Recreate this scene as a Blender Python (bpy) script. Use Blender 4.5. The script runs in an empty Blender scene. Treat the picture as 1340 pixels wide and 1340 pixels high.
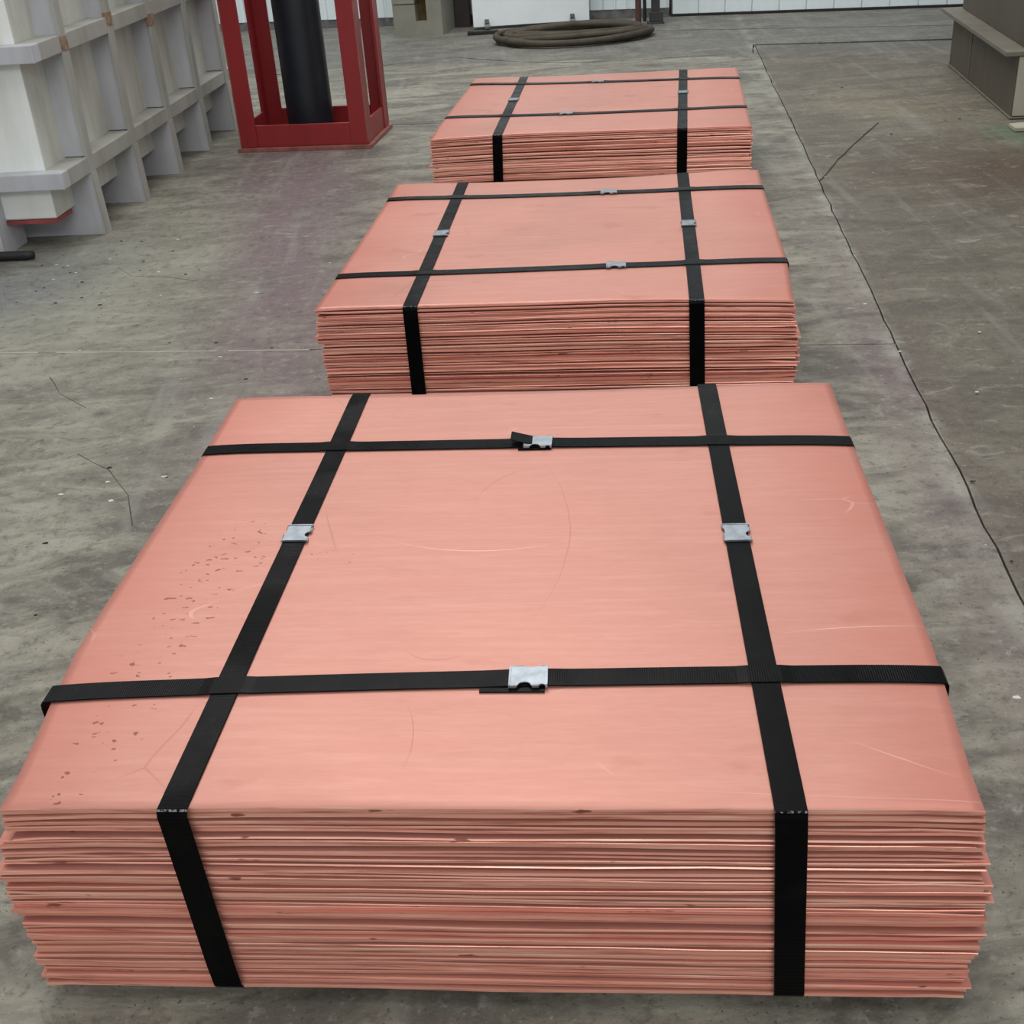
import bpy, bmesh, math, random
from mathutils import Vector, Matrix, noise
random.seed(7)
C = bpy.context.scene.collection
sc = bpy.context.scene

# ------------------------------------------------------------------ camera, world, lights, exposure
cam_d = bpy.data.cameras.new('camera'); cam = bpy.data.objects.new('camera', cam_d); C.objects.link(cam)
rt = Vector((0.99755853, -0.03390624, -0.06105202)); up = Vector((0.06983539, 0.4843312, 0.87209306)); fw = Vector((0, 0.87422746, -0.48551657))
M = Matrix((rt, up, -fw)).transposed().to_4x4(); M.translation = (0, 0, 1.10)
cam.matrix_world = M
cam_d.sensor_width = 36; cam_d.lens = 1592.54/1340*36; cam_d.clip_end = 100; cam_d.clip_start = 0.05
sc.camera = cam
sc.view_settings.view_transform = 'Standard'; sc.view_settings.look = 'None'
sc.view_settings.gamma = 1; sc.view_settings.use_curve_mapping = False
sc.view_settings.exposure = 0.0
w = bpy.data.worlds.new('hall_light'); sc.world = w; w.use_nodes = True
w.node_tree.nodes['Background'].inputs[0].default_value = (0.93, 0.98, 1.0, 1)
w.node_tree.nodes['Background'].inputs[1].default_value = 0.52
def area(name, loc, size, power, rot=(0, 0, 0), col=(1, 0.98, 0.95)):
    d = bpy.data.lights.new(name, 'AREA'); d.shape = 'RECTANGLE'; d.size, d.size_y = size; d.energy = power; d.color = col
    o = bpy.data.objects.new(name, d); C.objects.link(o); o.location = loc; o.rotation_euler = rot
    return o
area('ceiling_or_fill_lamp', (0.3, 1.2, 6.0), (4.0, 3.5), 120)
area('ceiling_or_fill_lamp', (-0.6, 6.4, 5.5), (4.0, 3.0), 230)
area('ceiling_or_fill_lamp', (0.4, -3.2, 3.6), (3.5, 1.2), 90, (math.radians(50), 0, 0))  # fill lamp added behind the camera to brighten the stack fronts

# ------------------------------------------------------------------ helpers
def link(name, bm, mats, parent=None, smooth=False):
    me = bpy.data.meshes.new(name); bm.normal_update(); bm.to_mesh(me); bm.free()
    for m in (mats if isinstance(mats, (list, tuple)) else [mats]): me.materials.append(m)
    if smooth:
        for p in me.polygons: p.use_smooth = True
    o = bpy.data.objects.new(name, me); C.objects.link(o)
    if parent: o.parent = parent
    return o
def empty(name, loc, rz=0, label=None, cat=None, group=None, kind=None):
    o = bpy.data.objects.new(name, None); C.objects.link(o); o.location = loc; o.rotation_euler = (0, 0, rz); o.empty_display_size = .1
    tag(o, label, cat, group, kind); return o
def tag(o, label=None, cat=None, group=None, kind=None):
    if label: o['label'] = label
    if cat: o['category'] = cat
    if group: o['group'] = group
    if kind: o['kind'] = kind
    return o
def box(bm, x0, x1, y0, y1, z0, z1, bev=0.0, mat=0):
    vs = [bm.verts.new((x, y, z)) for x in (x0, x1) for y in (y0, y1) for z in (z0, z1)]
    idx = [(0, 1, 3, 2), (4, 6, 7, 5), (0, 4, 5, 1), (2, 3, 7, 6), (0, 2, 6, 4), (1, 5, 7, 3)]
    fs = [bm.faces.new([vs[i] for i in f]) for f in idx]
    for f in fs: f.material_index = mat
    if bev:
        es = list({e for f in fs for e in f.edges})
        bmesh.ops.bevel(bm, geom=es, offset=bev, segments=2, affect='EDGES', profile=.6)
    return vs
def prism(bm, pts, axis, a0, a1, mat=0):
    """extrude a 2-D outline along axis (0 x, 1 y, 2 z)"""
    def mk(p, a):
        if axis == 0: return (a, p[0], p[1])
        if axis == 1: return (p[0], a, p[1])
        return (p[0], p[1], a)
    A = [bm.verts.new(mk(p, a0)) for p in pts]; B = [bm.verts.new(mk(p, a1)) for p in pts]
    n = len(pts); fs = [bm.faces.new(A), bm.faces.new(B[::-1])]
    for i in range(n): fs.append(bm.faces.new((A[i], B[i], B[(i+1) % n], A[(i+1) % n])))
    for f in fs: f.material_index = mat
    bmesh.ops.recalc_face_normals(bm, faces=fs)
    return fs
def tube(bm, pts, r, n=10, cap=True):
    rings = []; pts = [Vector(p) for p in pts]
    for i, p in enumerate(pts):
        t = (pts[min(i+1, len(pts)-1)] - pts[max(i-1, 0)]).normalized()
        a = Vector((0, 0, 1)) if abs(t.z) < .9 else Vector((1, 0, 0))
        u = t.cross(a).normalized(); v = t.cross(u)
        rr = r[i] if isinstance(r, (list, tuple)) else r
        rings.append([bm.verts.new(p + (u*math.cos(k*2*math.pi/n) + v*math.sin(k*2*math.pi/n))*rr) for k in range(n)])
    for A, B in zip(rings, rings[1:]):
        for k in range(n): bm.faces.new((A[k], A[(k+1) % n], B[(k+1) % n], B[k]))
    if cap: bm.faces.new(rings[0][::-1]); bm.faces.new(rings[-1])

# ------------------------------------------------------------------ materials
class NT:
    def __init__(s, name):
        s.m = bpy.data.materials.new(name); s.m.use_nodes = True; s.t = s.m.node_tree; s.b = s.t.nodes['Principled BSDF']
        s.tc = s.t.nodes.new('ShaderNodeTexCoord')
    def n(s, ty, ins={}, **props):
        nd = s.t.nodes.new('ShaderNode' + ty)
        for k, v in props.items(): setattr(nd, k, v)
        for k, v in ins.items():
            if isinstance(v, bpy.types.NodeSocket): s.t.links.new(v, nd.inputs[k])
            else: nd.inputs[k].default_value = v
        return nd
    def mapping(s, scale=(1, 1, 1), rot=(0, 0, 0), loc=(0, 0, 0), src='Object'):
        return s.n('Mapping', {'Vector': s.tc.outputs[src], 'Scale': scale, 'Rotation': rot, 'Location': loc}).outputs[0]
    def noise(s, vec, scale, detail=4, rough=.55, dist=0):
        return s.n('TexNoise', {'Vector': vec, 'Scale': scale, 'Detail': detail, 'Roughness': rough, 'Distortion': dist}).outputs['Fac']
    def ramp(s, f, stops):
        r = s.n('ValToRGB', {'Fac': f}); cr = r.color_ramp
        while len(cr.elements) < len(stops): cr.elements.new(.5)
        for e, (p, c) in zip(cr.elements, stops):
            e.position = p; e.color = (c, c, c, 1) if not isinstance(c, tuple) else (*c, 1)
        return r.outputs[0]
    def mix(s, f, a, b, mode='MIX'):
        nd = s.t.nodes.new('ShaderNodeMix'); nd.data_type = 'RGBA'; nd.blend_type = mode
        for k, v in ((0, f), (6, a), (7, b)):
            if isinstance(v, bpy.types.NodeSocket): s.t.links.new(v, nd.inputs[k])
            else: nd.inputs[k].default_value = (*v, 1) if isinstance(v, tuple) else v
        return nd.outputs[2]
    def math(s, op, a, b=0.0, c=0.0, clamp=False):
        nd = s.t.nodes.new('ShaderNodeMath'); nd.operation = op; nd.use_clamp = clamp
        for k, v in enumerate((a, b, c)):
            if isinstance(v, bpy.types.NodeSocket): s.t.links.new(v, nd.inputs[k])
            else: nd.inputs[k].default_value = v
        return nd.outputs[0]
    def xyz(s, src='Object', vec=None):
        return s.n('SeparateXYZ', {0: vec or s.tc.outputs[src]}).outputs
    def rnd(s): return s.n('ObjectInfo').outputs['Random']
    def bump(s, h, strength=.3, dist=.002, prev=None):
        ins = {'Height': h, 'Strength': strength, 'Distance': dist}
        if prev: ins['Normal'] = prev
        return s.n('Bump', ins).outputs[0]
    def out(s, col=None, rough=None, metal=None, normal=None, spec=None):
        for k, v in (('Base Color', col), ('Roughness', rough), ('Metallic', metal), ('Normal', normal), ('Specular IOR Level', spec)):
            if v is None: continue
            if isinstance(v, bpy.types.NodeSocket): s.t.links.new(v, s.b.inputs[k])
            else: s.b.inputs[k].default_value = (*v, 1) if isinstance(v, tuple) else v
        return s.m
    def gauss(s, px, py, cx, cy, sx, sy, rot=0):
        """soft elliptical mask: 1 in the middle"""
        dx = s.math('SUBTRACT', px, cx); dy = s.math('SUBTRACT', py, cy); c, n_ = math.cos(rot), math.sin(rot)
        a = s.math('ADD', s.math('MULTIPLY', dx, c/sx), s.math('MULTIPLY', dy, n_/sx))
        b = s.math('ADD', s.math('MULTIPLY', dx, -n_/sy), s.math('MULTIPLY', dy, c/sy))
        d = s.math('ADD', s.math('MULTIPLY', a, a), s.math('MULTIPLY', b, b))
        return s.math('EXPONENT', s.math('MULTIPLY', d, -1.0))

def copper_top(name='copper_plate_face', near=True):
    s = NT(name); o = s.xyz(); x, y = o[0], o[1]
    streak = s.noise(s.mapping((6, 90, 1)), 1.0, 6, .65)
    broad = s.noise(s.mapping((1, 1, 1), loc=(3, 1, 0) if near else (8, 4, 0)), 3.2, 4, .5, .4)
    fine = s.noise(s.mapping((40, 220, 1)), 1.0, 3, .6)
    base = s.mix(s.ramp(broad, [(.3, 0), (.7, 1)]), (.525, .230, .178), (.585, .266, .212))
    base = s.mix(s.ramp(streak, [(.45, 0), (.75, .55)]), base, (.64, .325, .262))
    base = s.mix(s.ramp(fine, [(.3, .22), (.55, 0)]), base, (.45, .185, .14))
    # redder band along the edges of the plate
    ex = s.math('ABSOLUTE', x); edge = s.ramp(ex, [(.36, 0), (.5, .75)])
    base = s.mix(s.math('MULTIPLY', edge, s.ramp(s.noise(s.mapping((3, 3, 1)), 1.5, 5), [(.3, .25), (.7, 1)])), base, (.54, .175, .13))
    # growth nodules: small dark specks clustered in a band near the left side
    wob = s.mix(.022, s.mapping((.75, 1.25, 1), rot=(0, 0, .35)), s.n('TexNoise', {'Vector': s.mapping(), 'Scale': 60.0, 'Detail': 2}).outputs['Color'])
    vo = s.n('TexVoronoi', {'Vector': wob, 'Scale': 120.0, 'Randomness': 1.0}, feature='F1', voronoi_dimensions='2D')
    sel = s.n('SeparateColor', {0: vo.outputs['Color']}).outputs
    dot = s.math('MULTIPLY', s.math('LESS_THAN', vo.outputs['Distance'], s.math('MULTIPLY', sel[0], .36)), s.math('GREATER_THAN', sel[1], .72))
    band = s.math('ADD', s.gauss(x, y, -.385, .30, .055, .34, -.08), s.math('MULTIPLY', s.gauss(x, y, .38, .6, .05, .2), .35))
    band = s.math('ADD', band, s.math('MULTIPLY', s.gauss(x, y, -.22, .47, .08, .04), .5))
    bandn = s.math('GREATER_THAN', s.math('MULTIPLY', band, s.noise(s.mapping(), 16.0, 3)), .22)
    dots = s.math('MULTIPLY', dot, bandn if near else 0.0)
    base = s.mix(s.math('MULTIPLY', dots, .85), base, (.22, .07, .045))
    # smudges
    sm = s.ramp(s.noise(s.mapping((1.2, 2.4, 1), loc=(5, 7, 0) if near else (9, 2, 0)), 6.5, 4, .55), [(.64, 0), (.73, .5)] if near else [(.60, 0), (.70, .6)])
    base = s.mix(sm, base, (.46, .19, .14))
    # fine hairline scratches
    def scratches(scale, loc, th, rot, sx, sy):
        v = s.mapping((sx, sy, 1), rot=(0, 0, rot), loc=loc)
        wv = s.n('TexNoise', {'Vector': v, 'Scale': 2.5, 'Detail': 2}).outputs['Color']
        vv = s.mix(.16, v, wv)
        vo = s.n('TexVoronoi', {'Vector': vv, 'Scale': scale}, feature='DISTANCE_TO_EDGE', voronoi_dimensions='2D')
        return s.math('MULTIPLY', s.math('LESS_THAN', vo.outputs['Distance'], th), s.ramp(s.noise(v, 3.3, 2), [(.60, 0), (.66, 1)]))
    a = scratches(3.0, (1, 2, 0), .0035, .6, 1, 1); b = scratches(4.0, (4, 1, 0), .004, .1, .5, 2.2)
    base = s.mix(s.math('MULTIPLY', a, .35), base, (.33, .13, .10))
    base = s.mix(s.math('MULTIPLY', b, .35), base, (.80, .48, .40))
    if near:                                        # long curved scratches seen on the nearest plate
        for cx, cy, R_, mx, my, half, amt, col in ((-.448, .522, .534, .085, .52, .17, .4, (.33, .13, .10)), (.080, .602, .1255, -.012, .684, .06, .4, (.33, .13, .10)),
                (-.214, .093, .148, -.067, .11, .045, .4, (.33, .13, .10)), (-.024, .761, .275, -.04, .487, .08, .6, (.85, .55, .46)), (-.057, .287, .043, -.065, .244, .03, .5, (.33, .13, .10)),
                (.5, -.6, .9, .42, .30, .06, .5, (.85, .55, .46)), (.9, .9, .95, .43, .08, .04, .4, (.85, .55, .46))):
            jx = s.math('MULTIPLY_ADD', s.noise(s.mapping(), 14.0, 3), .006, x)
            dx = s.math('SUBTRACT', jx, cx); dy = s.math('SUBTRACT', y, cy)
            d = s.math('SQRT', s.math('ADD', s.math('MULTIPLY', dx, dx), s.math('MULTIPLY', dy, dy)))
            ln = s.math('SUBTRACT', 1.0, s.math('MULTIPLY', s.math('ABSOLUTE', s.math('SUBTRACT', d, R_ + .003)), 900.0), clamp=True)
            ln = s.math('MULTIPLY', ln, s.gauss(x, y, mx, my, half, half))
            base = s.mix(s.math('MULTIPLY', ln, amt*1.6, clamp=True), base, col)
    nb = s.bump(s.math('ADD', streak, s.math('MULTIPLY', dots, 1.5)), .18, .001)
    r = s.ramp(broad, [(.3, .42), (.7, .55)])
    return s.out(base, r, .35, nb)
def copper_edge():
    s = NT('copper_sheared_edge'); rnd = s.rnd(); o = s.xyz()
    v = s.n('Mapping', {'Vector': s.tc.outputs['Object'], 'Scale': (7, 7, 260)}).outputs[0]
    v2 = s.n('CombineXYZ', {0: s.math('MULTIPLY', rnd, 37.0)}).outputs[0]
    vv = s.n('VectorMath', {0: v, 1: v2}, operation='ADD').outputs[0]
    st = s.noise(vv, 1.0, 5, .6)
    big = s.noise(s.n('VectorMath', {0: s.mapping((2.2, 2.2, 10)), 1: v2}, operation='ADD').outputs[0], 1.0, 4, .6)
    base = s.mix(s.ramp(rnd, [(0, 0), (1, 1)]), (.80, .32, .245), (.93, .46, .355))
    base = s.mix(s.ramp(st, [(.34, .8), (.47, 0)]), base, (.38, .10, .065))
    base = s.mix(s.ramp(st, [(.56, 0), (.68, .9)]), base, (.98, .64, .50))  # narrow pale streaks: edge highlights painted into the copper colour
    base = s.mix(s.ramp(big, [(.58, 0), (.74, .5)]), base, (.46, .22, .13))
    blot = s.ramp(s.noise(s.n('VectorMath', {0: s.mapping((14, 14, 60)), 1: v2}, operation='ADD').outputs[0], 1.0, 3), [(.665, 0), (.70, .85)])
    base = s.mix(blot, base, (.20, .05, .03))
    return s.out(base, .36, .5, s.bump(st, .35, .001))
def strap_mat():
    s = NT('black_steel_strapping'); uv = s.n('SeparateXYZ', {0: s.tc.outputs['UV']}).outputs
    rib = s.math('SINE', s.math('MULTIPLY', uv[0], 2*math.pi/.0026))
    n = s.noise(s.mapping((30, 30, 30)), 1.0, 3)
    msk = s.math('MULTIPLY', rib, s.ramp(s.noise(s.mapping(), 4.0, 2), [(.45, .15), (.6, 1)]))
    col = s.mix(s.ramp(n, [(.55, 0), (.75, .5)]), (.002, .002, .0025), (.006, .0065, .006))
    scuff_glint = s.math('MULTIPLY', s.math('GREATER_THAN', uv[1], 15.0), s.ramp(s.noise(s.mapping((400, 400, 20)), 1.0, 2), [(.48, 0), (.62, .7)]))  # pale line at the bend: scuffs and edge glint painted into the colour
    col = s.mix(scuff_glint, col, (.34, .35, .35))
    return s.out(col, s.ramp(n, [(.3, .24), (.7, .36)]), 0, s.bump(msk, .3, .0006), .06)
def simple(name, col, rough=.5, metal=0, var=.25, scale=8, bump=.15, dark=None):
    s = NT(name); n = s.noise(s.mapping(), scale, 5, .6)
    d = dark or tuple(c*(1-var) for c in col)
    return s.out(s.mix(s.ramp(n, [(.35, 0), (.65, 1)]), d, col), rough, metal, s.bump(n, bump, .003))
def painted(name, col, dirt, amount=.5, rough=.55, lo=None):
    """old paint: dirt streaks run downwards, grime patches, chips"""
    s = NT(name); rnd = s.rnd()
    n1 = s.noise(s.mapping((9, 9, 1.6)), 1.0, 6, .65); n2 = s.noise(s.mapping(), 14.0, 5, .7); n3 = s.noise(s.mapping(), 2.0, 3)
    base = s.mix(s.ramp(n1, [(.45, 0), (.75, amount)]), col, dirt)
    base = s.mix(s.ramp(n3, [(.4, 0), (.7, .35)]), base, tuple(.8*c for c in dirt))
    base = s.mix(s.ramp(n2, [(.70, 0), (.75, .6)]), base, lo or tuple(.35*c for c in dirt))
    return s.out(base, rough, 0, s.bump(n2, .2, .002))
def floor_mat():
    s = NT('worn_concrete'); o = s.xyz('Object'); x, y = o[0], o[1]
    big = s.noise(s.mapping(rot=(0, 0, .5)), .9, 6, .6, .5); mid = s.noise(s.mapping((1.0, 2.4, 1), rot=(0, 0, -.35)), 3.0, 7, .65, .8)
    fine = s.noise(s.mapping(), 34.0, 6, .7); grit = s.noise(s.mapping(), 150.0, 3, .6)
    base = s.mix(s.ramp(big, [(.35, 0), (.65, 1)]), (.195, .183, .146), (.29, .275, .222))
    base = s.mix(s.ramp(mid, [(.40, .9), (.57, 0)]), base, (.105, .096, .080))
    base = s.mix(s.ramp(mid, [(.55, 0), (.68, .65)]), base, (.33, .32, .27))
    # purple-brown traffic stain left of the bundles
    p = s.math('ADD', s.gauss(x, y, -.62, 3.4, .20, 1.25, .12), s.gauss(x, y, -.72, 4.7, .25, .8, .15))
    p = s.math('ADD', p, s.math('MULTIPLY', s.gauss(x, y, .86, 2.3, .10, 1.6, -.12), .7))
    base = s.mix(s.math('MULTIPLY', p, s.ramp(s.noise(s.mapping((2.5, 1, 1)), 2.2, 5), [(.3, .3), (.55, 1)]), clamp=True), base, (.165, .118, .124))
    # cream-green pale area by the tank
    p = s.gauss(x, y, -1.15, 3.55, .30, .9, .05)
    base = s.mix(s.math('MULTIPLY', p, .65, clamp=True), base, (.275, .27, .215))
    p = s.gauss(x, y, -1.42, 3.55, .20, .42, -.35)
    base = s.mix(s.math('MULTIPLY', p, s.ramp(mid, [(.3, .4), (.6, .9)]), clamp=True), base, (.19, .20, .205))
    # slabs right of the long joint are darker, brown and rust
    side = s.math('SUBTRACT', x, s.math('MULTIPLY_ADD', y, .1325, .582))
    right = s.math('MULTIPLY', s.math('GREATER_THAN', side, 0.0), s.math('LESS_THAN', y, 7.0))
    base = s.mix(s.math('MULTIPLY', right, .75), base, s.mix(s.ramp(mid, [(.35, 0), (.7, 1)]), (.095, .080, .062), (.132, .108, .080)))
    p = s.gauss(x, y, 1.85, 4.1, .5, .45, .3)
    base = s.mix(s.math('MULTIPLY', p, .85, clamp=True), base, (.072, .042, .025))
    p = s.gauss(x, y, 1.75, 5.3, .35, .45, .1)
    base = s.mix(s.math('MULTIPLY', p, s.ramp(mid, [(.35, .2), (.6, .8)]), clamp=True), base, (.23, .195, .13))
    p = s.gauss(x, y, 1.98, 4.65, .07, .2, .1)
    base = s.mix(s.math('MULTIPLY', p, .7, clamp=True), base, (.10, .16, .09))
    # far slab is grey and dark
    far = s.ramp(s.math('MULTIPLY_ADD', x, .22, y), [(0, 0), (1, 1)])
    farm = s.math('GREATER_THAN', s.math('MULTIPLY_ADD', x, .23, y), 7.13)
    base = s.mix(s.math('MULTIPLY', farm, .55), base, (.115, .115, .112))
    # chipped pale rim along the joint
    rim = s.math('SUBTRACT', 1.0, s.math('MULTIPLY', s.math('ABSOLUTE', s.math('ADD', side, .018)), 26.0), clamp=True)
    base = s.mix(s.math('MULTIPLY', rim, s.ramp(s.noise(s.mapping(), 7.0, 5), [(.42, 0), (.62, .7)])), base, (.33, .33, .28))
    base = s.mix(s.math('MULTIPLY', s.ramp(fine, [(.56, 0), (.72, .6)]), s.math('MULTIPLY_ADD', right, -.72, 1.0)), base, (.36, .35, .31))
    base = s.mix(s.ramp(fine, [(.30, .75), (.46, 0)]), base, (.06, .055, .048))
    base = s.mix(s.ramp(grit, [(.64, 0), (.72, .45)]), base, (.40, .39, .35))
    base = s.mix(s.ramp(grit, [(.31, .75), (.38, 0)]), base, (.04, .038, .035))
    med = s.noise(s.mapping((1, 1.6, 1), rot=(0, 0, .4), loc=(4, 4, 0)), 11.0, 6, .7, 1.2)
    base = s.mix(s.ramp(med, [(.56, 0), (.70, .5)]), base, (.33, .32, .28))
    base = s.mix(s.ramp(med, [(.32, .6), (.44, 0)]), base, (.085, .078, .068))
    # wiped brush marks
    br = s.noise(s.mapping((14, 1.3, 1), rot=(0, 0, .35)), 1.0, 4, .6, .3)
    base = s.mix(s.ramp(br, [(.55, 0), (.75, .35)]), base, (.30, .295, .27))
    nb = s.bump(s.math('ADD', fine, s.math('MULTIPLY', grit, .6)), .35, .004)
    return s.out(base, s.ramp(big, [(.3, .5), (.7, .72)]), 0, nb, .35)

M_face, M_edge, M_strap = copper_top(), copper_edge(), strap_mat()
M_face2 = copper_top('copper_plate_face_dull', False)
M_zinc = simple('zinc_seal', (.36, .40, .44), .42, .75, .3, 60, .2)
M_floor = floor_mat()
M_joint = simple('joint_dirt', (.025, .022, .018), .9)
M_crack = simple('crack_dirt', (.07, .066, .055), .9)
M_pale = simple('pale_joint_filler', (.40, .38, .31), .8)
M_white = painted('white_shell_paint', (.88, .91, .89), (.62, .62, .55), .5)
M_cream = painted('dirty_cream_paint', (.66, .665, .60), (.38, .36, .29), .75)
M_lav = painted('grey_lavender_rib_paint', (.52, .53, .57), (.33, .32, .31), .65)
M_flange = painted('grey_flange_paint', (.40, .395, .365), (.27, .255, .21), .75)
M_rust = simple('rust_patch', (.34, .26, .20), .8, 0, .4, 40, .15, (.22, .11, .06))
M_pink = simple('pink_red_underside', (.36, .07, .07), .6, 0, .4, 10)
M_red = painted('red_frame_paint', (.30, .022, .026), (.20, .014, .017), .5, .38, (.28, .10, .08))
M_redworn = simple('worn_red_edge', (.34, .12, .10), .6, 0, .4, 25)
M_pipe = simple('black_pipe_plastic', (.012, .017, .026), .42, 0, .35, 6)
M_drab = painted('drab_machine_paint', (.088, .073, .052), (.055, .045, .030), .7, .6)
M_drab2 = painted('drab_flange_paint', (.17, .155, .125), (.11, .095, .07), .7, .6)
M_beigeface = painted('beige_machine_paint', (.40, .385, .31), (.28, .25, .18), .7, .6)
M_clad = painted('white_cladding_paint', (.80, .89, .92), (.62, .68, .70), .4, .45)
M_panelw = painted('white_sheet_paint', (.88, .94, .98), (.76, .80, .82), .3, .4)
M_block = simple('beige_block_paint', (.27, .265, .22), .7, 0, .2, 5)
M_woodin = simple('brown_slot_lining', (.16, .11, .04), .8, 0, .5, 12)
M_brown = simple('dark_brown_upright', (.045, .036, .034), .6, 0, .4, 6)
M_rubber = simple('black_rubber', (.012, .012, .013), .6, 0, .4, 20)
M_hose = simple('dusty_brown_hose', (.07, .056, .036), .75, 0, .5, 9)
M_pole = simple('red_brown_pole_paint', (.11, .05, .04), .6, 0, .4, 9)
M_dkpole = simple('dark_grey_pole_paint', (.045, .045, .048), .6, 0, .4, 9)
M_grey = simple('grey_cast_metal', (.20, .20, .20), .6, .3, .4, 20)
M_timber = simple('dark_timber', (.05, .038, .028), .9, 0, .5, 14)
M_chipd = simple('dark_debris', (.02, .018, .016), .9)
M_chipw = simple('white_debris', (.62, .60, .56), .8)

# ------------------------------------------------------------------ floor in slabs with recessed joints
J1 = [(1.527, 7.125), (1.40, 6.2), (1.279, 5.26), (1.205, 4.7), (1.130, 4.16), (1.04, 3.5), (.950, 2.82), (.884, 2.32), (.84, 1.95), (.795, 1.6), (.70, .9), (.45, -1.0)]
def jag(pts, amp=.004, step=.12, off=0.0):
    out = []
    for a, b in zip(pts, pts[1:]):
        a, b = Vector(a), Vector(b); L = (b-a).length; n = max(1, int(L/step)); nn = Vector((-(b-a).y, (b-a).x)).normalized()
        for i in range(n):
            p = a.lerp(b, i/n); out.append(tuple(p + nn*(off + random.gauss(0, amp) if i or True else off)))
    out.append(tuple(Vector(pts[-1]) + nn*off))
    return out
J1 = jag(J1, .0017, .07)                           # one worn edge shared by the slabs on both sides
def side_of(pts, off):
    out = []
    for i, p in enumerate(pts):
        t = (Vector(pts[min(i+1, len(pts)-1)]) - Vector(pts[max(i-1, 0)])).normalized(); out.append((p[0]-t.y*off, p[1]+t.x*off))
    return out
floor = empty('floor', (0, 0, 0), kind='structure')
bm = bmesh.new(); box(bm, -7, 7, -2, 12, -.12, -.012); link('floor_bed', bm, M_joint, floor)
def on(line, y):                                   # x on a line at y
    for a, b in zip(line, line[1:]):
        if min(a[1], b[1]) <= y <= max(a[1], b[1]) and a[1] != b[1]:
            return a[0] + (b[0]-a[0])*(y-a[1])/(b[1]-a[1])
g = .0028
def slab(pts, z=0.0):
    bm = bmesh.new(); fs = prism(bm, pts, 2, -.012, z)
    tri = [f for f in fs if len(f.verts) > 4]; bmesh.ops.triangulate(bm, faces=tri)
    bmesh.ops.recalc_face_normals(bm, faces=bm.faces)
    return link('slab', bm, M_floor, floor)
Ltrans = [(-6, 7.75), (-.851, 7.208), (-.572, 7.299), (-.133, 7.407), (.20, 7.10), (.541, 6.925), (1.0, 6.88), (1.46, 6.857), (1.527, 7.125)]
Lright = [(1.527, 7.125), (2.527, 6.853), (6.9, 5.66)]
def jy(x, a, b): return a[1] + (b[1]-a[1])*(x-a[0])/(b[0]-a[0])
K = ((-.425, 5.626), (1.258, 5.259)); Lq = ((-1.306, 3.026), (.925, 2.665))
def leftpart(ylow, yhigh):                          # points of J1 between two heights, top to bottom
    return [p for p in J1 if ylow < p[1] < yhigh]
yK, yL = jy(1.279, *K), jy(.93, *Lq)
A = (on(J1, yK), yK); B = (on(J1, yL), yL)
KL = (-6.5, jy(-6.5, *K)); LL = (-6.5, jy(-6.5, *Lq))
slab(jag(Ltrans, .003, .1, -.006) + side_of([J1[0]] + leftpart(yK, 7.1) + [A], -g) + jag([A, KL], .0015, .15, -.003))
slab(jag([KL, A], .0015, .15, -.003) + side_of([A] + leftpart(yL, yK) + [B], -g) + jag([B, LL], .0015, .15, -.002))
slab(jag([LL, B], .0015, .15, -.002) + side_of([B] + leftpart(-.9, yL) + [(.45, -1.0)], -g) + [(.45, -1.9), (-6.5, -1.9)])
slab(side_of(J1[::-1], -g) + jag(Lright, .002, .15, -.020) + [(6.9, -1.9), (.45, -1.9)], -.003)
T0, T1 = (1.135, 7.88), (2.69, 7.316)
TL, TR = (-6, jy(-6, T0, T1)), (6.9, jy(6.9, T0, T1))
slab([p for p in jag([T0, (6.9, jy(6.9, T0, T1))], .001, .2, -.006)] + jag(Lright[::-1], .002, .15, -.009) + jag(Ltrans[::-1], .003, .1, -.006) + [(-6.2, 7.75), (-6.2, 11.9), (.99, 11.9), (.99, 7.93)])
slab([(.9905, 7.945)] + jag([T0, (6.9, jy(6.9, T0, T1))], .001, .2, .012) + [(6.9, 11.9), (.9905, 11.9)])
# pale filler in the cross joint, dark drain edge in the right joint
def strip(name, pts, wdt, z0, z1, mat, parent, amp=.0):
    bm = bmesh.new(); L = jag(pts, amp, .05)
    a = []; b = []
    for i, p in enumerate(L):
        q0, q1 = Vector(L[max(i-1, 0)]), Vector(L[min(i+1, len(L)-1)]); t = (q1-q0).normalized(); n = Vector((-t.y, t.x))*wdt*.5*random.uniform(.5, 1.3)
        a.append(Vector(p)+n); b.append(Vector(p)-n)
    for (a0, a1, b0, b1) in zip(a, a[1:], b, b[1:]):
        v = [bm.verts.new((*q, z1)) for q in (a0, b0, b1, a1)] ; bm.faces.new(v)
        u = [bm.verts.new((*q, z0)) for q in (a0, b0, b1, a1)]
        bm.faces.new((v[0], u[0], u[1], v[1])) ; bm.faces.new((v[3], v[2], u[2], u[3]))
        bm.faces.new((v[1], u[1], u[2], v[2])); bm.faces.new((v[0], v[3], u[3], u[0]))
    bmesh.ops.recalc_face_normals(bm, faces=bm.faces)
    return link(name, bm, mat, parent)
for a, b in (((-2.6, 3.235), (-1.2, 3.008)), ((-1.15, 3.0), (-.72, 2.93)), ((-.69, 2.926), (-.48, 2.892))):
    strip('joint_filler', [a, b], .007, -.012, .0008, M_pale, floor, .0015)
strip('crack', [(1.135, 4.17), (1.27, 4.44), (1.40, 4.68), (1.58, 4.99)], .004, -.002, .0003, M_crack, floor, .001)
for pts in (
            [(-1.17, 3.72), (-1.10, 3.62), (-.98, 3.58), (-.88, 3.52)],
            [(-1.12, 2.83), (-1.06, 2.72), (-.97, 2.62)],
            [(-.92, 2.37), (-.83, 2.28), (-.76, 2.16), (-.72, 2.03)]):
    strip('crack', pts, .0022, -.002, .0003, M_crack, floor, .0012)

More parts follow.
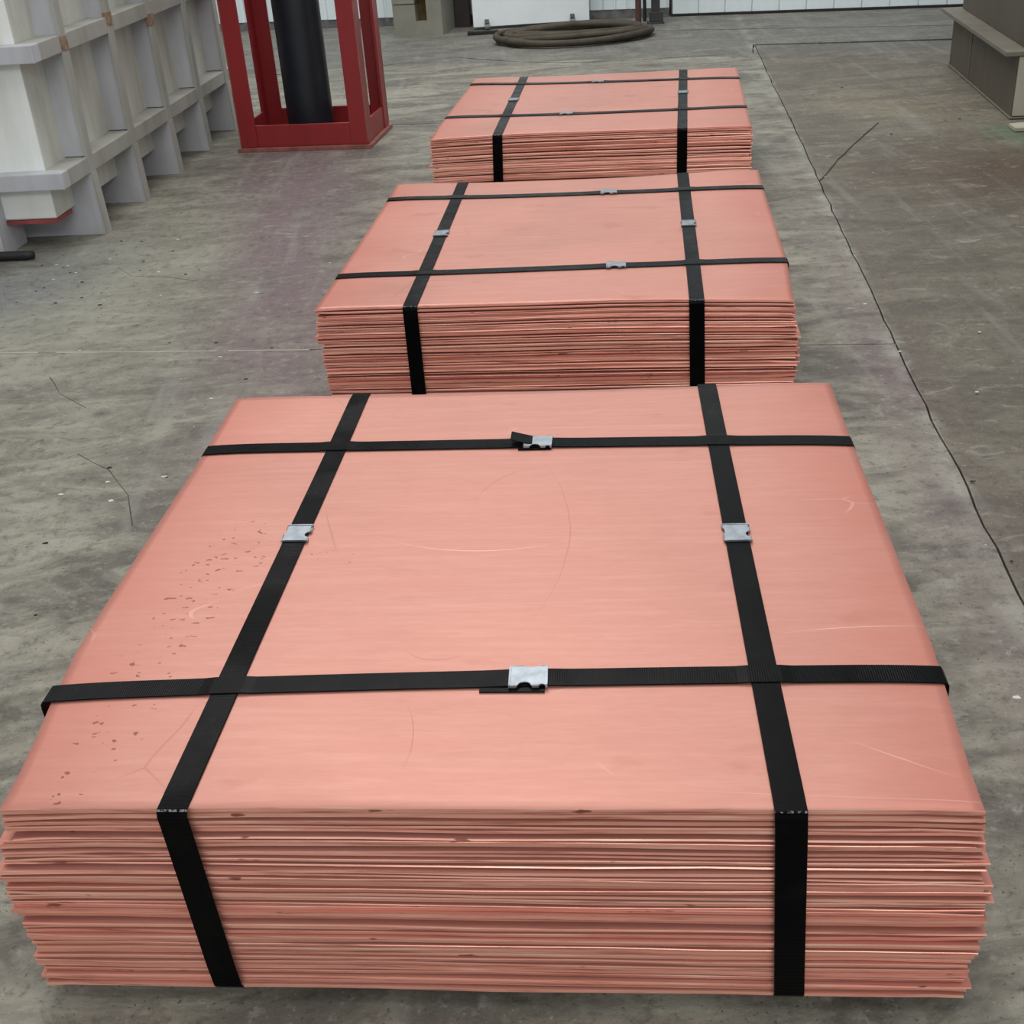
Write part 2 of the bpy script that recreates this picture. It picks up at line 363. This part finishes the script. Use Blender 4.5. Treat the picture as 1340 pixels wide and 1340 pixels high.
def debris(name, n, mat, zones, smin, smax, label):
    bm = bmesh.new()
    for i in range(n):
        zx, zy, sx, sy = random.choice(zones); x = random.gauss(zx, sx); y = random.gauss(zy, sy); r = random.uniform(smin, smax)
        bad = (abs(x-.05*y) < .62 and .7 < y < 5.2) or y > 8 or (x < -1.25 and y > 3.8) or x > 2.0 or (-1.15 < x < -.4 and 5.0 < y < 6)
        if bad: continue
        k = random.randint(4, 6); a0 = random.random()*6
        pts = [(x + r*random.uniform(.6, 1.5)*math.cos(a0+j*2*math.pi/k)*1.3, y + r*random.uniform(.6, 1.1)*math.sin(a0+j*2*math.pi/k)) for j in range(k)]
        prism(bm, pts, 2, 0, r*random.uniform(.2, .45))
    return tag(link(name, bm, mat), label, 'debris', kind='stuff')
debris('dark_grit', 90, M_chipd, [(-1.3, 3.65, .12, .2), (-1.3, 3.7, .15, .25), (-1.2, 3.7, .25, .35), (-1.0, 3.2, .4, .6), (-.9, 4.8, .3, .5), (1.3, 2.2, .4, .8), (1.6, 5.3, .3, .6), (-.9, 2.0, .3, .6), (.8, 1.5, .2, .6)], .0012, .0045, 'small dark crumbs of grit scattered over the concrete floor')
debris('white_chips', 70, M_chipw, [(-1.3, 3.7, .2, .3), (-1.0, 3.1, .4, .6), (1.1, 2.6, .25, .8), (.8, 1.5, .15, .6), (-.7, 2.2, .3, .7)], .0015, .005, 'tiny white chips scattered over the concrete floor')

# ------------------------------------------------------------------ strapped bundles of copper sheets
def sstep(a, b, x):
    t = max(0, min(1, (x-a)/(b-a))); return t*t*(3-2*t)
GR = [0, .012, .03, .06, .11, .18, .27, .38, .5, .62, .73, .82, .89, .94, .97, .988, 1]
def field(seed, x, y, lev, par):
    """common sag of the pile at local x, y; lev 0 bottom .. 1 top"""
    z = .0022*noise.noise(Vector((x*1.7+seed*9, y*1.7, lev*3.0)))
    e = max(0, abs(x)-.40)/.10
    z -= .0025*e*e*lev
    fl, fr, bl, br = par['corner']
    fx = x+.5
    front = sstep(.22, 0, y) ; back = sstep(.75, 1, y)
    z += lev*(front*(fl*sstep(.35, 0, fx) + fr*sstep(.6, 1, fx)) + back*(bl*sstep(.35, 0, fx)+br*sstep(.6, 1, fx)))
    return z
def outline(x, y, lev, par):
    tl = par['taper'][0]*sstep(.30, 0, y)*sstep(.55, 1, lev); tr = par['taper'][1]*sstep(.30, 0, y)*sstep(.55, 1, lev)
    x *= 1-.014*sstep(.5, 0, lev)
    if x < 0: x += tl*min(1, -x*2)
    else: x -= tr*min(1, x*2)
    return x
def make_sheet(par, i, n, z0, t, top):
    seed = par['seed']; lev = (i+.5)/n
    shx = par['shear']*(1-lev)
    rx, ry, ra = random.gauss(0, .0018), random.gauss(0, .0018), random.gauss(0, .0014)
    if top: rx = ry = ra = 0
    elif i > n-4: rx *= .3; ry *= .3; ra *= .3
    wl, wr = (0, 0) if top else (random.gauss(0, .0024), random.gauss(0, .0024))
    cs = [0 if top else (random.random() < .3)*random.uniform(-.0025, .0025) for _ in range(4)]
    if i > n-4: wl, wr = -abs(wl)*.0, 0
    s2 = random.random()*50; random_split = random.uniform(.62, .88)
    def P(x, y, dz, inset):
        X = (x-.5)*(1-2*inset); Y = .5+(y-.5)*(1-2*inset)
        X0, Y0 = X, Y
        X = outline(X, Y, lev, par)
        X += (wl if X < 0 else wr)*abs(X)*2
        j = .0022 if not top else .0006
        if x in (0, 1): X += j*noise.noise(Vector((s2, Y0*5, 1.0))) + j*.6*noise.noise(Vector((s2, Y0*23, 7.0)))
        if y in (0, 1): Y += j*noise.noise(Vector((X0*4, s2, 3.0))) + j*.6*noise.noise(Vector((X0*19, s2, 5.0)))
        z = field(seed, X0, Y0, lev, par) + (.0010 if not top else .0003)*noise.noise(Vector((X0*2.6, Y0*2.6, s2)))
        cx = 0 if X0 < 0 else 1; cy = 0 if Y0 < .5 else 1
        z += cs[cx+2*cy]*sstep(.44, .5, abs(X0))*sstep(.44, .5, abs(Y0-.5))
        c, s_ = math.cos(ra), math.sin(ra)
        return (c*X - s_*(Y-.5) + rx + shx, .5 + s_*X + c*(Y-.5) + ry, z0 + dz + z)
    bm = bmesh.new(); G = GR; N = len(G)
    T = [[bm.verts.new(P(x, y, t, .0006)) for x in G] for y in G]
    Bt = [[bm.verts.new(P(x, y, 0, .0006)) for x in G] for y in G]
    for a in range(N-1):
        for b in range(N-1):
            bm.faces.new((T[a][b], T[a][b+1], T[a+1][b+1], T[a+1][b]))
            bm.faces.new((Bt[a][b], Bt[a+1][b], Bt[a+1][b+1], Bt[a][b+1]))
    per = [(0, b) for b in range(N)] + [(a, N-1) for a in range(1, N)] + [(N-1, b) for b in range(N-2, -1, -1)] + [(a, 0) for a in range(N-2, 0, -1)]
    i1, i2 = random.choice(((0, .0012), (.0002, 0), (.0012, 0), (.0018, 0), (0, .0004), (.0008, 0))); m1 = [bm.verts.new(P(G[b], G[a], t*random_split, i1*.6)) for a, b in per]; m2 = [bm.verts.new(P(G[b], G[a], t*.14, i2*.6)) for a, b in per]
    tp = [T[a][b] for a, b in per]; bt = [Bt[a][b] for a, b in per]
    L = len(per); 
    for A, B_ in ((tp, m1), (m1, m2), (m2, bt)):
        for k in range(L):
            f = bm.faces.new((A[k], B_[k], B_[(k+1) % L], A[(k+1) % L])); f.material_index = 1
    o = link('sheet', bm, [M_face if par['seed'] == 1 else M_face2, M_edge], par['root'])
    if top: 
        for p in o.data.polygons: p.use_smooth = p.material_index == 0
    return o
def ribbon(pts, wv, nv, width, th, uv0=0, scuff_glint=()):
    """strip along pts; wv width direction and nv outward normal for each point"""
    bm = bmesh.new(); ul = bm.loops.layers.uv.new('UVMap'); rows = []; s = uv0; S = []
    for i, p in enumerate(pts):
        p = Vector(p); W_ = Vector(wv[i]).normalized()*width/2; N_ = Vector(nv[i]).normalized()*th
        rows.append([bm.verts.new(p-W_), bm.verts.new(p+W_), bm.verts.new(p+W_*.97+N_), bm.verts.new(p-W_*.97+N_)])
        if i: s += (p-Vector(pts[i-1])).length
        S.append(s)
    for i, (A, B_) in enumerate(zip(rows, rows[1:])):
        for k in range(4):
            f = bm.faces.new((A[k], A[(k+1) % 4], B_[(k+1) % 4], B_[k]))
            for lp, (uu, vv) in zip(f.loops, ((S[i], k), (S[i], k+1), (S[i+1], k+1), (S[i+1], k))): lp[ul].uv = (uu, vv+(20 if i in scuff_glint else 0))
    bm.faces.new(rows[0][::-1]); bm.faces.new(rows[-1])
    bmesh.ops.recalc_face_normals(bm, faces=bm.faces)
    return bm
def buckle_bm(notch=True):
    """crimped seal: sleeve with a notch in each long side, edges folded down round the strap; long axis x"""
    bm = bmesh.new(); L, W_ = .0215, .0178; th = .0016; out = []
    out.append((-L, -W_))
    for k in range(7):
        a = math.pi*k/6; out.append((-.004-.0075*math.cos(a), -W_+.0062*math.sin(a)))
    for k in range(5):
        a = math.pi*k/4; out.append((.0155-.003*math.cos(a), -W_+.002*math.sin(a)))
    out += [(L, -W_), (L, W_-.001)]
    for k in range(7):
        a = math.pi*k/6; out.append((.004+.009*math.cos(a), W_-.0030*math.sin(a)))
    out += [(-L+.003, W_-.001), (-L, W_-.004)]
    fs = prism(bm, out, 2, .0005, .0005+th)
    # rolled ends across the strap and folded lips beside it
    for x0, x1 in ((-L, -L+.0022), (L-.0022, L)): box(bm, x0, x1, -W_, W_-.001, .0005+th*.6, .0005+th+.0008)
    for x0, x1 in ((-L, -.0125), (.0045, .012), (.0190, L)): box(bm, x0, x1, -W_-.0010, -W_+.0006, -.0012, .0005+th)
    for x0, x1 in ((-L+.002, -.006), (.014, L)): box(bm, x0, x1, W_-.0012, W_+.0002, -.0012, .0005+th)
    bmesh.ops.triangulate(bm, faces=[f for f in bm.faces if len(f.verts) > 4])
    return bm

def bundle(par):
    root = empty('copper_sheet_bundle', (*par['O'], 0), par['yaw'], par['label'], 'metal bundle', 'strapped bundles of copper sheets'); par['root'] = root
    n = par['n']; H = par['H']; ztop = par['top']; zb = ztop-H; pitch = H/n
    for yy in (.035, .86):                          # dark runners below the pile
        bm = bmesh.new(); box(bm, -.46, .47, yy, yy+.09, 0, zb-.001, .002); link('runner', bm, M_timber, root)
    z = zb; ws = [random.uniform(.8, 1.2) for _ in range(n)]; k = sum(ws)
    for i in range(n):
        p = H*ws[i]/k
        make_sheet(par, i, n, z, p-random.choice((.0006, .0010, .0018, .0030, .0040)) if i < n-1 else p-.0004, i == n-1); z += p
    par['zb'] = zb
    W_ = .031; th = .0011
    def ztopf(x, y): return ztop + field(par['seed'], x, y, 1.0, par)
    crossings = [(par['a'], par['b']), (par['c'], par['d'])]
    # lengthwise straps
    for key in ('a', 'b'):
        (x0, y0), (x1, y1), xb = par[key]
        zf, zbk = ztopf(x0, 0), ztopf(x1, 1)
        pts = []; nv = []; wv = []
        yb0 = -.0075
        pts += [(xb, .5, zb-.0015), (xb, .1, zb-.0015), (xb, yb0+.0065, zb-.0005), (xb, yb0+.001, zb+.008)]; nv += [(0, 0, -1), (0, 0, -1), (0, -1, -1), (0, -1, -.3)]
        for q in (.15, .35, .55, .75, .93):
            pts.append((xb+(x0-xb)*q, yb0, zb+(zf-zb)*q)); nv.append((0, -1, 0))
        pts += [(x0, yb0, zf-.006), (x0, yb0+.0018, zf-.0004), (x0, yb0+.0030, zf+.0007)]; nv += [(0, -1, .2), (0, -1, 1), (0, -.3, 1)]
        for q in [.02, .05] + [j/20 for j in range(2, 20)] + [.98]:
            x = x0+(x1-x0)*q; pts.append((x, q, ztopf(x, q)+.0012)); nv.append((0, 0, 1))
        pts += [(x1, 1.006, zbk-.001), (x1, 1.0085, zbk-.005), (x1, 1.0085, zb+.004), (x1, 1.004, zb-.0015), (x1, .9, zb-.0015), (xb, .5, zb-.0016)]
        nv += [(0, 1, 1), (0, 1, .3), (0, 1, -.3), (0, 1, -1), (0, 0, -1), (0, 0, -1)]
        wv = [(1, 0, 0)]*len(pts)
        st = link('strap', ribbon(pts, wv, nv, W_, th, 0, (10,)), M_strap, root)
        bx, by = par['bk'][key]; bx = x0+(x1-x0)*by
        o = link('buckle', buckle_bm(), M_zinc, st); o.location = (bx, by, ztopf(bx, by)+.0024); o.rotation_euler = (0, 0, math.pi/2+(x0-x1))
    # crosswise straps on top of them
    for key in ('c', 'd'):
        (x0, y0), (x1, y1) = par[key]
        bx, by = par['bk'][key]
        zl, zr = ztopf(-.5, y0), ztopf(.5, y1); sh = par['shear']
        cx = [par['a'][0][0]+(par['a'][1][0]-par['a'][0][0])*y0, par['b'][0][0]+(par['b'][1][0]-par['b'][0][0])*y1]
        def yy(x): return y0+(y1-y0)*(x+.5) + par['bow'].get(key, 0)*(1-(2*x)**2)
        pts = [(0, yy(0), zb-.0028), (-.49+sh, y0, zb-.0028), (-.497+sh, y0, zb+.004), (-.5005, y0, zl-.008), (-.5004, y0, zl-.0025), (-.498, y0, zl+.0012)]
        nv = [(0, 0, -1), (-.2, 0, -1), (-1, 0, -.3), (-1, 0, .2), (-1, 0, 1), (-.3, 0, 1)]
        xs = sorted({round(-.49+.98*j/40, 4) for j in range(41)} | {round(c+d, 4) for c in cx for d in (-.03, -.018, 0, .018, .03)})
        for x in xs:
            lift = .0012*max(sstep(.034, .016, abs(x-c)) for c in cx) + .0010*sstep(.06, .02, abs(x-bx))
            pts.append((x, yy(x), ztopf(x, yy(x))+.0014+lift)); nv.append((0, 0, 1))
        pts += [(.498, y1, zr+.0012), (.5004, y1, zr-.0025), (.5005, y1, zr-.008), (.497+sh, y1, zb+.004), (.49+sh, y1, zb-.0028), (0, yy(0), zb-.0029)]
        nv += [(.3, 0, 1), (1, 0, 1), (1, 0, .2), (1, 0, -.3), (.2, 0, -1), (0, 0, -1)]
        st = link('strap', ribbon(pts, [(0, 1, 0)]*len(pts), nv, W_, th), M_strap, root)
        o = link('buckle', buckle_bm(), M_zinc, st); o.location = (bx, yy(bx), ztopf(bx, yy(bx))+.0040); o.rotation_euler = (0, 0, y1-y0)
        if par['tails'].get(key):
            for (xa, xb_, dy, tilt, dz) in par['tails'][key]:
                P_ = [(xa+(xb_-xa)*q, yy(xa)+dy+tilt*q, ztopf(xa, yy(xa))+dz[0]+(dz[1]-dz[0])*q) for q in (0, .33, .66, 1)]
                link('strap_tail', ribbon(P_, [(0, 1, 0)]*4, [(0, 0, 1)]*4, W_*.96, th), M_strap, st)
    return root

bundle(dict(seed=1, O=(-.06425, .8923), yaw=-.10315, top=.2811, H=.2575, n=38, shear=.008, corner=(-.001, .0, .006, .003), taper=(.026, .012),
    a=((-.292, 0), (-.283, 1), -.279), b=((.309, 0), (.300, 1), .319), c=((-.5, .184), (.5, .208)), d=((-.5, .806), (.5, .783)),
    bk=dict(a=(-.2935, .532), b=(.304, .512), c=(.049, .205), d=(.030, .800)), bow=dict(c=.006, d=.004),
    tails=dict(c=[(-.004, .068, -.0085, .0, (.0008, .0008))], d=[(-.012, .03, .0075, -.008, (.011, .0035)), (.0, .05, -.0075, 0, (.0008, .0008))]),
    label='nearest and largest bundle of stacked copper sheets bound with four black straps'))
bundle(dict(seed=2, O=(.1113, 2.3913), yaw=-.1262, top=.2575, H=.238, n=36, shear=.004, corner=(.001, -.008, .006, .010), taper=(.0, .010),
    a=((-.295, 0), (-.311, 1), -.2945), b=((.295, 0), (.296, 1), .2995), c=((-.5, .214), (.5, .232)), d=((-.5, .851), (.5, .841)),
    bk=dict(a=(-.312, .511), b=(.296, .523), c=(.128, .229), d=(.098, .853)), bow=dict(c=-.006, d=-.006), tails={},
    label='middle bundle of stacked copper sheets, straps greyish, between the nearest and farthest bundles'))
bundle(dict(seed=3, O=(.3170, 3.8618), yaw=-.1498, top=.2835, H=.262, n=38, shear=.002, corner=(-.006, -.000, .006, .003), taper=(.0, .0),
    a=((-.283, 0), (-.306, 1), -.294), b=((.290, 0), (.299, 1), .289), c=((-.5, .300), (.5, .290)), d=((-.5, .89), (.5, .80)),
    bk=dict(a=(-.290, .55), b=(.293, .549), c=(-.087, .27), d=(-.012, .83)), bow=dict(c=-.028, d=-.02), tails={},
    label='farthest and smallest looking bundle of stacked copper sheets, nearest the coiled hose'))

# ------------------------------------------------------------------ ribbed white tank on the left
tk = empty('ribbed_tank', (-1.315, 4.151, 0), -math.atan2(.103, .995), 'dirty white steel tank with grey ribs and flanges beside the red frame', 'tank')
# local x to the right (outwards = 0 is the plane of the rib faces), y along the tank
RX = -.078; FY = -.185                                # recess of the side shell, front shell plane
YE = 1.72
bm = bmesh.new(); box(bm, -1.7, RX, FY, YE, .10, 1.7, .004); link('shell', bm, M_cream, tk)
bm = bmesh.new(); box(bm, -1.7, RX+.002, FY-.004, FY+.004, .105, 1.695, .001); link('front_plate', bm, M_white, tk)['label'] = 'bright white front plate'
bm = bmesh.new(); box(bm, -1.68, RX+.004, FY-.008, FY+.12, .088, .0995, .001); link('bottom_plate', bm, M_pink, tk)['label'] = 'pink-red bottom plate'
for i, z in enumerate((.205, .585, .965, 1.345)):
    bm = bmesh.new(); box(bm, RX-.01, .0, FY-.0035, YE, z, z+.052, .003); link('flange', bm, M_flange, tk)
    bm = bmesh.new(); box(bm, -1.7, .0, -.243, FY-.004, z, z+.052, .003); link('flange', bm, M_lav, tk)
for i in range(5):
    y = .41*i-.012
    bm = bmesh.new()
    prism(bm, [(RX-.004, .26), (-.002, .26), (-.003, 1.68), (RX-.004, 1.68)], 1, y-.008, y+.022)
    link('rib', bm, M_lav, tk)
    bm = bmesh.new()
    prism(bm, [(-.0065, .2065), (.004, .2065), (.0045, 1.68), (-.0035, 1.68)], 1, y-.018, y+.026); link('rib_face', bm, M_flange, tk)
    bm = bmesh.new()                                # leg: gusset that widens to the floor
    prism(bm, [(-.28, 0), (.010, 0), (.003, .206), (RX-.02, .206), (RX-.02, .087), (-.28, .087)], 1, y-.015, y+.024)
    link('leg', bm, M_lav, tk)
    bm = bmesh.new(); prism(bm, [(.0095, 0), (.0135, 0), (.0060, .2055), (.0020, .2055)], 1, y-.018, y+.026); link('leg_face', bm, M_flange, tk)
for i, (yy, z) in enumerate(((0, .61), (.41, .63), (.82, .575))):    # rust where rib meets flange
    bm = bmesh.new(); box(bm, -.01, .0056, yy-.031, yy+.015, z-.022, z+.022, .001); link('rust_patch', bm, M_rust, tk)
for i in range(4):                                   # ribs and legs of the front
    x = -.242-.4*i
    bm = bmesh.new(); prism(bm, [(FY, .26), (-.252, .26), (-.252, 1.68), (FY, 1.68)], 0, x-.045, x-.005); link('rib', bm, M_lav, tk)
    bm = bmesh.new(); prism(bm, [(FY+.1, 0), (-.256, 0), (-.252, .26), (FY, .206), (FY, .087), (FY+.1, .087)], 0, x-.045, x-.004); link('leg', bm, M_lav, tk)
bm = bmesh.new(); tube(bm, [(-2.2, 3.93, .016), (-1.8, 3.90, .016), (-1.50, 3.872, .016), (-1.475, 3.871, .016)], [.015, .015, .015, .012], 12)
tag(link('rubber_hose', bm, M_rubber, smooth=True), 'black rubber hose end on the floor before the tank leg', 'hose')

# ------------------------------------------------------------------ red guard frame with the black pipe
fr = empty('guard_frame', (-.485, 5.172, 0), -.165, 'red painted steel guard frame standing around the black pipe', 'frame')
FW, FD, PW, HT = .553, .385, .074, 2.1
bm = bmesh.new()
for x0, x1, y0, y1 in ((-FW-.012, .012, -.012, .07), (-FW-.012, .012, FD-.07, FD+.012), (-FW-.012, -FW+.07, .0705, FD-.0705), (-.07, .012, .0705, FD-.0705)): box(bm, x0, x1, y0, y1, 0, .016, .002)
link('base_plate', bm, M_redworn, fr)
def rail(x0, x1, y0, y1, z0, z1):
    bm = bmesh.new(); box(bm, x0, x1, y0, y1, z0, z1, .003); return link('rail', bm, M_red, fr)
for z0, z1 in ((.0165, .105), (HT-.09, HT)):
    rail(-FW+PW, -PW, .004, .016, z0, z1); rail(-FW+PW, -PW, FD-.016, FD-.004, z0, z1)
    rail(-.016, -.004, PW, FD-PW, z0, z1); rail(-FW+.004, -FW+.016, PW, FD-PW, z0, z1)
for cx, sx in ((-FW, 1), (0, -1)):                   # angle-iron corner posts, open towards the pipe
    for cy, sy in ((0, 1), (FD, -1)):
        L_ = [(cx, cy), (cx+sx*PW, cy), (cx+sx*PW, cy+sy*.011), (cx+sx*.011, cy+sy*.011), (cx+sx*.011, cy+sy*PW), (cx, cy+sy*PW)]
        bm = bmesh.new(); prism(bm, L_, 2, .0165, HT); bmesh.ops.bevel(bm, geom=bm.edges[:], offset=.0015, segments=1, affect='EDGES')
        p = link('post', bm, M_red, fr)
        bm = bmesh.new()
        e = .0008
        a, b = sorted((cx-sx*e, cx+sx*.004)); c, d = sorted((cy-sy*e, cy+sy*.004)); box(bm, a, b, c, d, .03, HT-.02)
        link('worn_corner', bm, M_redworn, p)
pc = Vector((-.748, 5.45, 0))
bm = bmesh.new(); tube(bm, [pc+Vector((0, 0, z)) for z in (.0, .004, .02, .6, 1.4, 2.6)], [.090, .097, .098, .098, .098, .098], 40)
pr = link('black_pipe', bm, M_pipe, smooth=True); tag(pr, 'thick black vertical pipe standing inside the red frame', 'pipe')

# ------------------------------------------------------------------ drab machine on the right
mc = empty('drab_machine', (2.075, 4.896, 0), -math.atan2(.148, .989), 'grey brown steel cabinet with a projecting ledge at the right edge', 'machine')
bm = bmesh.new(); box(bm, 0, 1.4, .0, 1.235, .004, .235, .003); link('base_box', bm, M_drab, mc)
bm = bmesh.new(); box(bm, .004, 1.39, -.006, .004, .01, .232, .001); link('front_plate', bm, M_beigeface, mc)['label'] = 'pale beige front plate'
bm = bmesh.new(); box(bm, -.003, .003, .80, .806, .01, .232, .0005); link('weld_seam', bm, M_drab2, mc)
bm = bmesh.new(); box(bm, -.050, 1.45, -.012, 1.30, .2355, .252, .002); link('ledge', bm, M_drab2, mc)
bm = bmesh.new(); box(bm, .035, 1.4, .05, 1.24, .2525, 1.6, .003); link('upper_box', bm, M_drab, mc)
bm = bmesh.new(); box(bm, .040, 1.39, .042, .054, .258, 1.59, .001); link('upper_front_plate', bm, M_beigeface, mc)
bm = bmesh.new(); box(bm, -.006, 1.42, -.012, 1.24, 0, .006, .001); link('base_rim', bm, M_drab2, mc)
bm = bmesh.new(); prism(bm, [(.0, -.03), (.11, -.02), (.12, .07), (.01, .06)], 2, 0, .012)
o = link('pale_pad', bm, M_beigeface); o.location = (2.005, 4.70, 0); tag(o, 'small pale grey pad on the floor at the corner of the machine', 'pad')

# ------------------------------------------------------------------ back wall with cladding boards, door
wd = Vector((.9655, -.2604)); W0 = Vector((1.27, 8.475)); wyaw = math.atan2(wd.y, wd.x)
wall = empty('wall_back', (W0.x, W0.y, 0), wyaw, kind='structure')
bm = bmesh.new(); box(bm, -4.6, -.022, .03, .14, 0, 3.4); box(bm, 3.6, 6.0, .03, .14, 0, 3.4); link('wall_core', bm, M_grey, wall)
bm0 = bmesh.new(); prism(bm0, [(0, .03), (0, .012), (.012, .0), (.070, .0), (.082, .012), (.0868, .012), (.0868, .03)], 2, .055, 3.4)
brd = link('cladding_board', bm0, M_clad, wall); brd.location = (-.11, 0, 0)
for i in range(1, 50):
    o = brd.copy(); C.objects.link(o); o.parent = wall; o.location = (-.11-.088*i, 0, 0)
bm = bmesh.new(); box(bm, -4.6, -.022, .006, .0295, 0, .0545, .002); link('skirting', bm, M_grey, wall)
door = empty('door_1', (W0.x, W0.y, 0), wyaw, kind='structure')
bm0 = bmesh.new(); prism(bm0, [(0, .04), (0, .006), (.003, .0), (.1655, .0), (.1685, .006), (.1685, .04)], 2, .0165, 3.2)
brd = link('door_board', bm0, M_clad, door)
for i in range(1, 21):
    o = brd.copy(); C.objects.link(o); o.parent = door; o.location = (.17*i, 0, 0)
bm = bmesh.new(); box(bm, -.01, 3.57, -.006, .04, 0, .016, .003); link('rubber_seal', bm, M_rubber, door)
bm = bmesh.new(); box(bm, -.01, 3.6, .041, .14, 0, 3.4); link('door_core', bm, M_grey, door)
# things before the wall
c = empty('white_panel', (-.029, 8.467, 0), -.03, 'flat white sheet panel standing behind the coiled hose', 'panel')
bm = bmesh.new(); box(bm, 0, .755, 0, .035, .018, 2.3, .003); link('sheet', bm, M_panelw, c)
for x in (.085, .64):
    bm = bmesh.new(); tube(bm, [(x-.012, -.016, .02), (x+.022, -.016, .02)], .020, 16); link('roller', bm, M_grey, c)
    bm = bmesh.new(); box(bm, x-.010, x+.018, -.03, -.0005, .041, .065, .003); link('roller_bracket', bm, M_grey, c)
bm = bmesh.new(); box(bm, 0, .17, 0, .05, 0, 2.5, .003)  # dark upright put in for the gap beside the panel
o = link('dark_upright', bm, M_brown); o.location = (-.215, 8.70, 0); o.rotation_euler = (0, 0, wyaw); tag(o, 'dark brown upright strip at the gap left of the white panel', 'column')
bm = bmesh.new(); box(bm, -.10, .10, -.02, .02, 0, .022, .004)
o = link('rubber_strip', bm, M_rubber); o.location = (.03, 8.26, 0); o.rotation_euler = (0, 0, -.05); tag(o, 'short black rubber strip on the floor left of the coiled hose', 'strip')
# beige block with a slot
k = empty('beige_block', (-.542, 8.439, 0), -.25, 'beige box with a rectangular slot standing against the back wall', 'box')
bm = bmesh.new()
for x0, x1, z0, z1 in ((0, .325, 0, .085), (0, .150, .085, .19), (.225, .325, .085, .7), (.150, .225, .235, .7)): box(bm, x0, x1, 0, .30, z0, z1)
box(bm, .150, .225, .08, .30, .085, .235)
link('body', bm, M_block, k)
bm = bmesh.new(); box(bm, .0, .1495, -.004, .30, .194, .7, .002); link('upper_panel', bm, M_block, k)
bm = bmesh.new(); box(bm, .1505, .2245, .070, .0795, .0855, .2345); link('slot_lining', bm, M_woodin, k)
# poles
bm = bmesh.new(); tube(bm, [(0, 0, 0), (0, 0, 2.4)], .019, 16); box(bm, -.03, .03, -.03, .03, 0, .008)
o = link('thin_pole', bm, M_pole); o.location = (1.012, 8.19, 0); tag(o, 'thin red brown pole standing right of the coiled hose', 'pole')
r = empty('door_post', (1.125, 8.22, 0), 0, 'dark grey steel post on a foot by the left edge of the door', 'post')
bm = bmesh.new(); box(bm, -.025, .025, -.025, .025, .012, 2.6, .003); link('post_tube', bm, M_dkpole, r)
bm = bmesh.new(); box(bm, -.05, .05, -.045, .045, 0, .0115, .002); box(bm, -.036, .045, -.034, .034, .012, .07, .004); link('foot', bm, M_dkpole, r)
bm = bmesh.new(); tube(bm, [(0, 0, 0), (.0, 0, .1), (-.012, 0, .5), (-.02, 0, 2.4)], .011, 12)
o = link('cable_pipe', bm, M_rubber); o.location = (1.072, 8.34, 0); tag(o, 'slim black pipe between the brown pole and the grey post', 'pipe')
# coiled hose
bm = bmesh.new(); pts = []; cxh, cyh = .575, 7.77
for i in range(0, 5*48+20):
    t = i/48*2*math.pi; turn = i/48
    RR = [1, .93, .99, .82, .93, .74, .8]; k_ = int(turn); fr_ = turn-k_; fr_ = fr_*fr_*(3-2*fr_); rr = RR[k_]*(1-fr_)+RR[k_+1]*fr_
    x = .465*rr*math.cos(t+2.8) + .02*math.sin(turn*1.9); y = .29*rr**2*math.sin(t+2.8) + .05*math.cos(turn*2.7)
    z = .022 + .008*min(turn, 4) + .006*math.sin(t*2+turn)
    pts.append((cxh+x, cyh+y, max(.021, z)))
end = Vector(pts[-1])
tube(bm, pts, .019, 10)
tag(link('coiled_hose', bm, M_hose, smooth=True), 'thick brown hose coiled in loops on the floor before the white panel', 'hose')
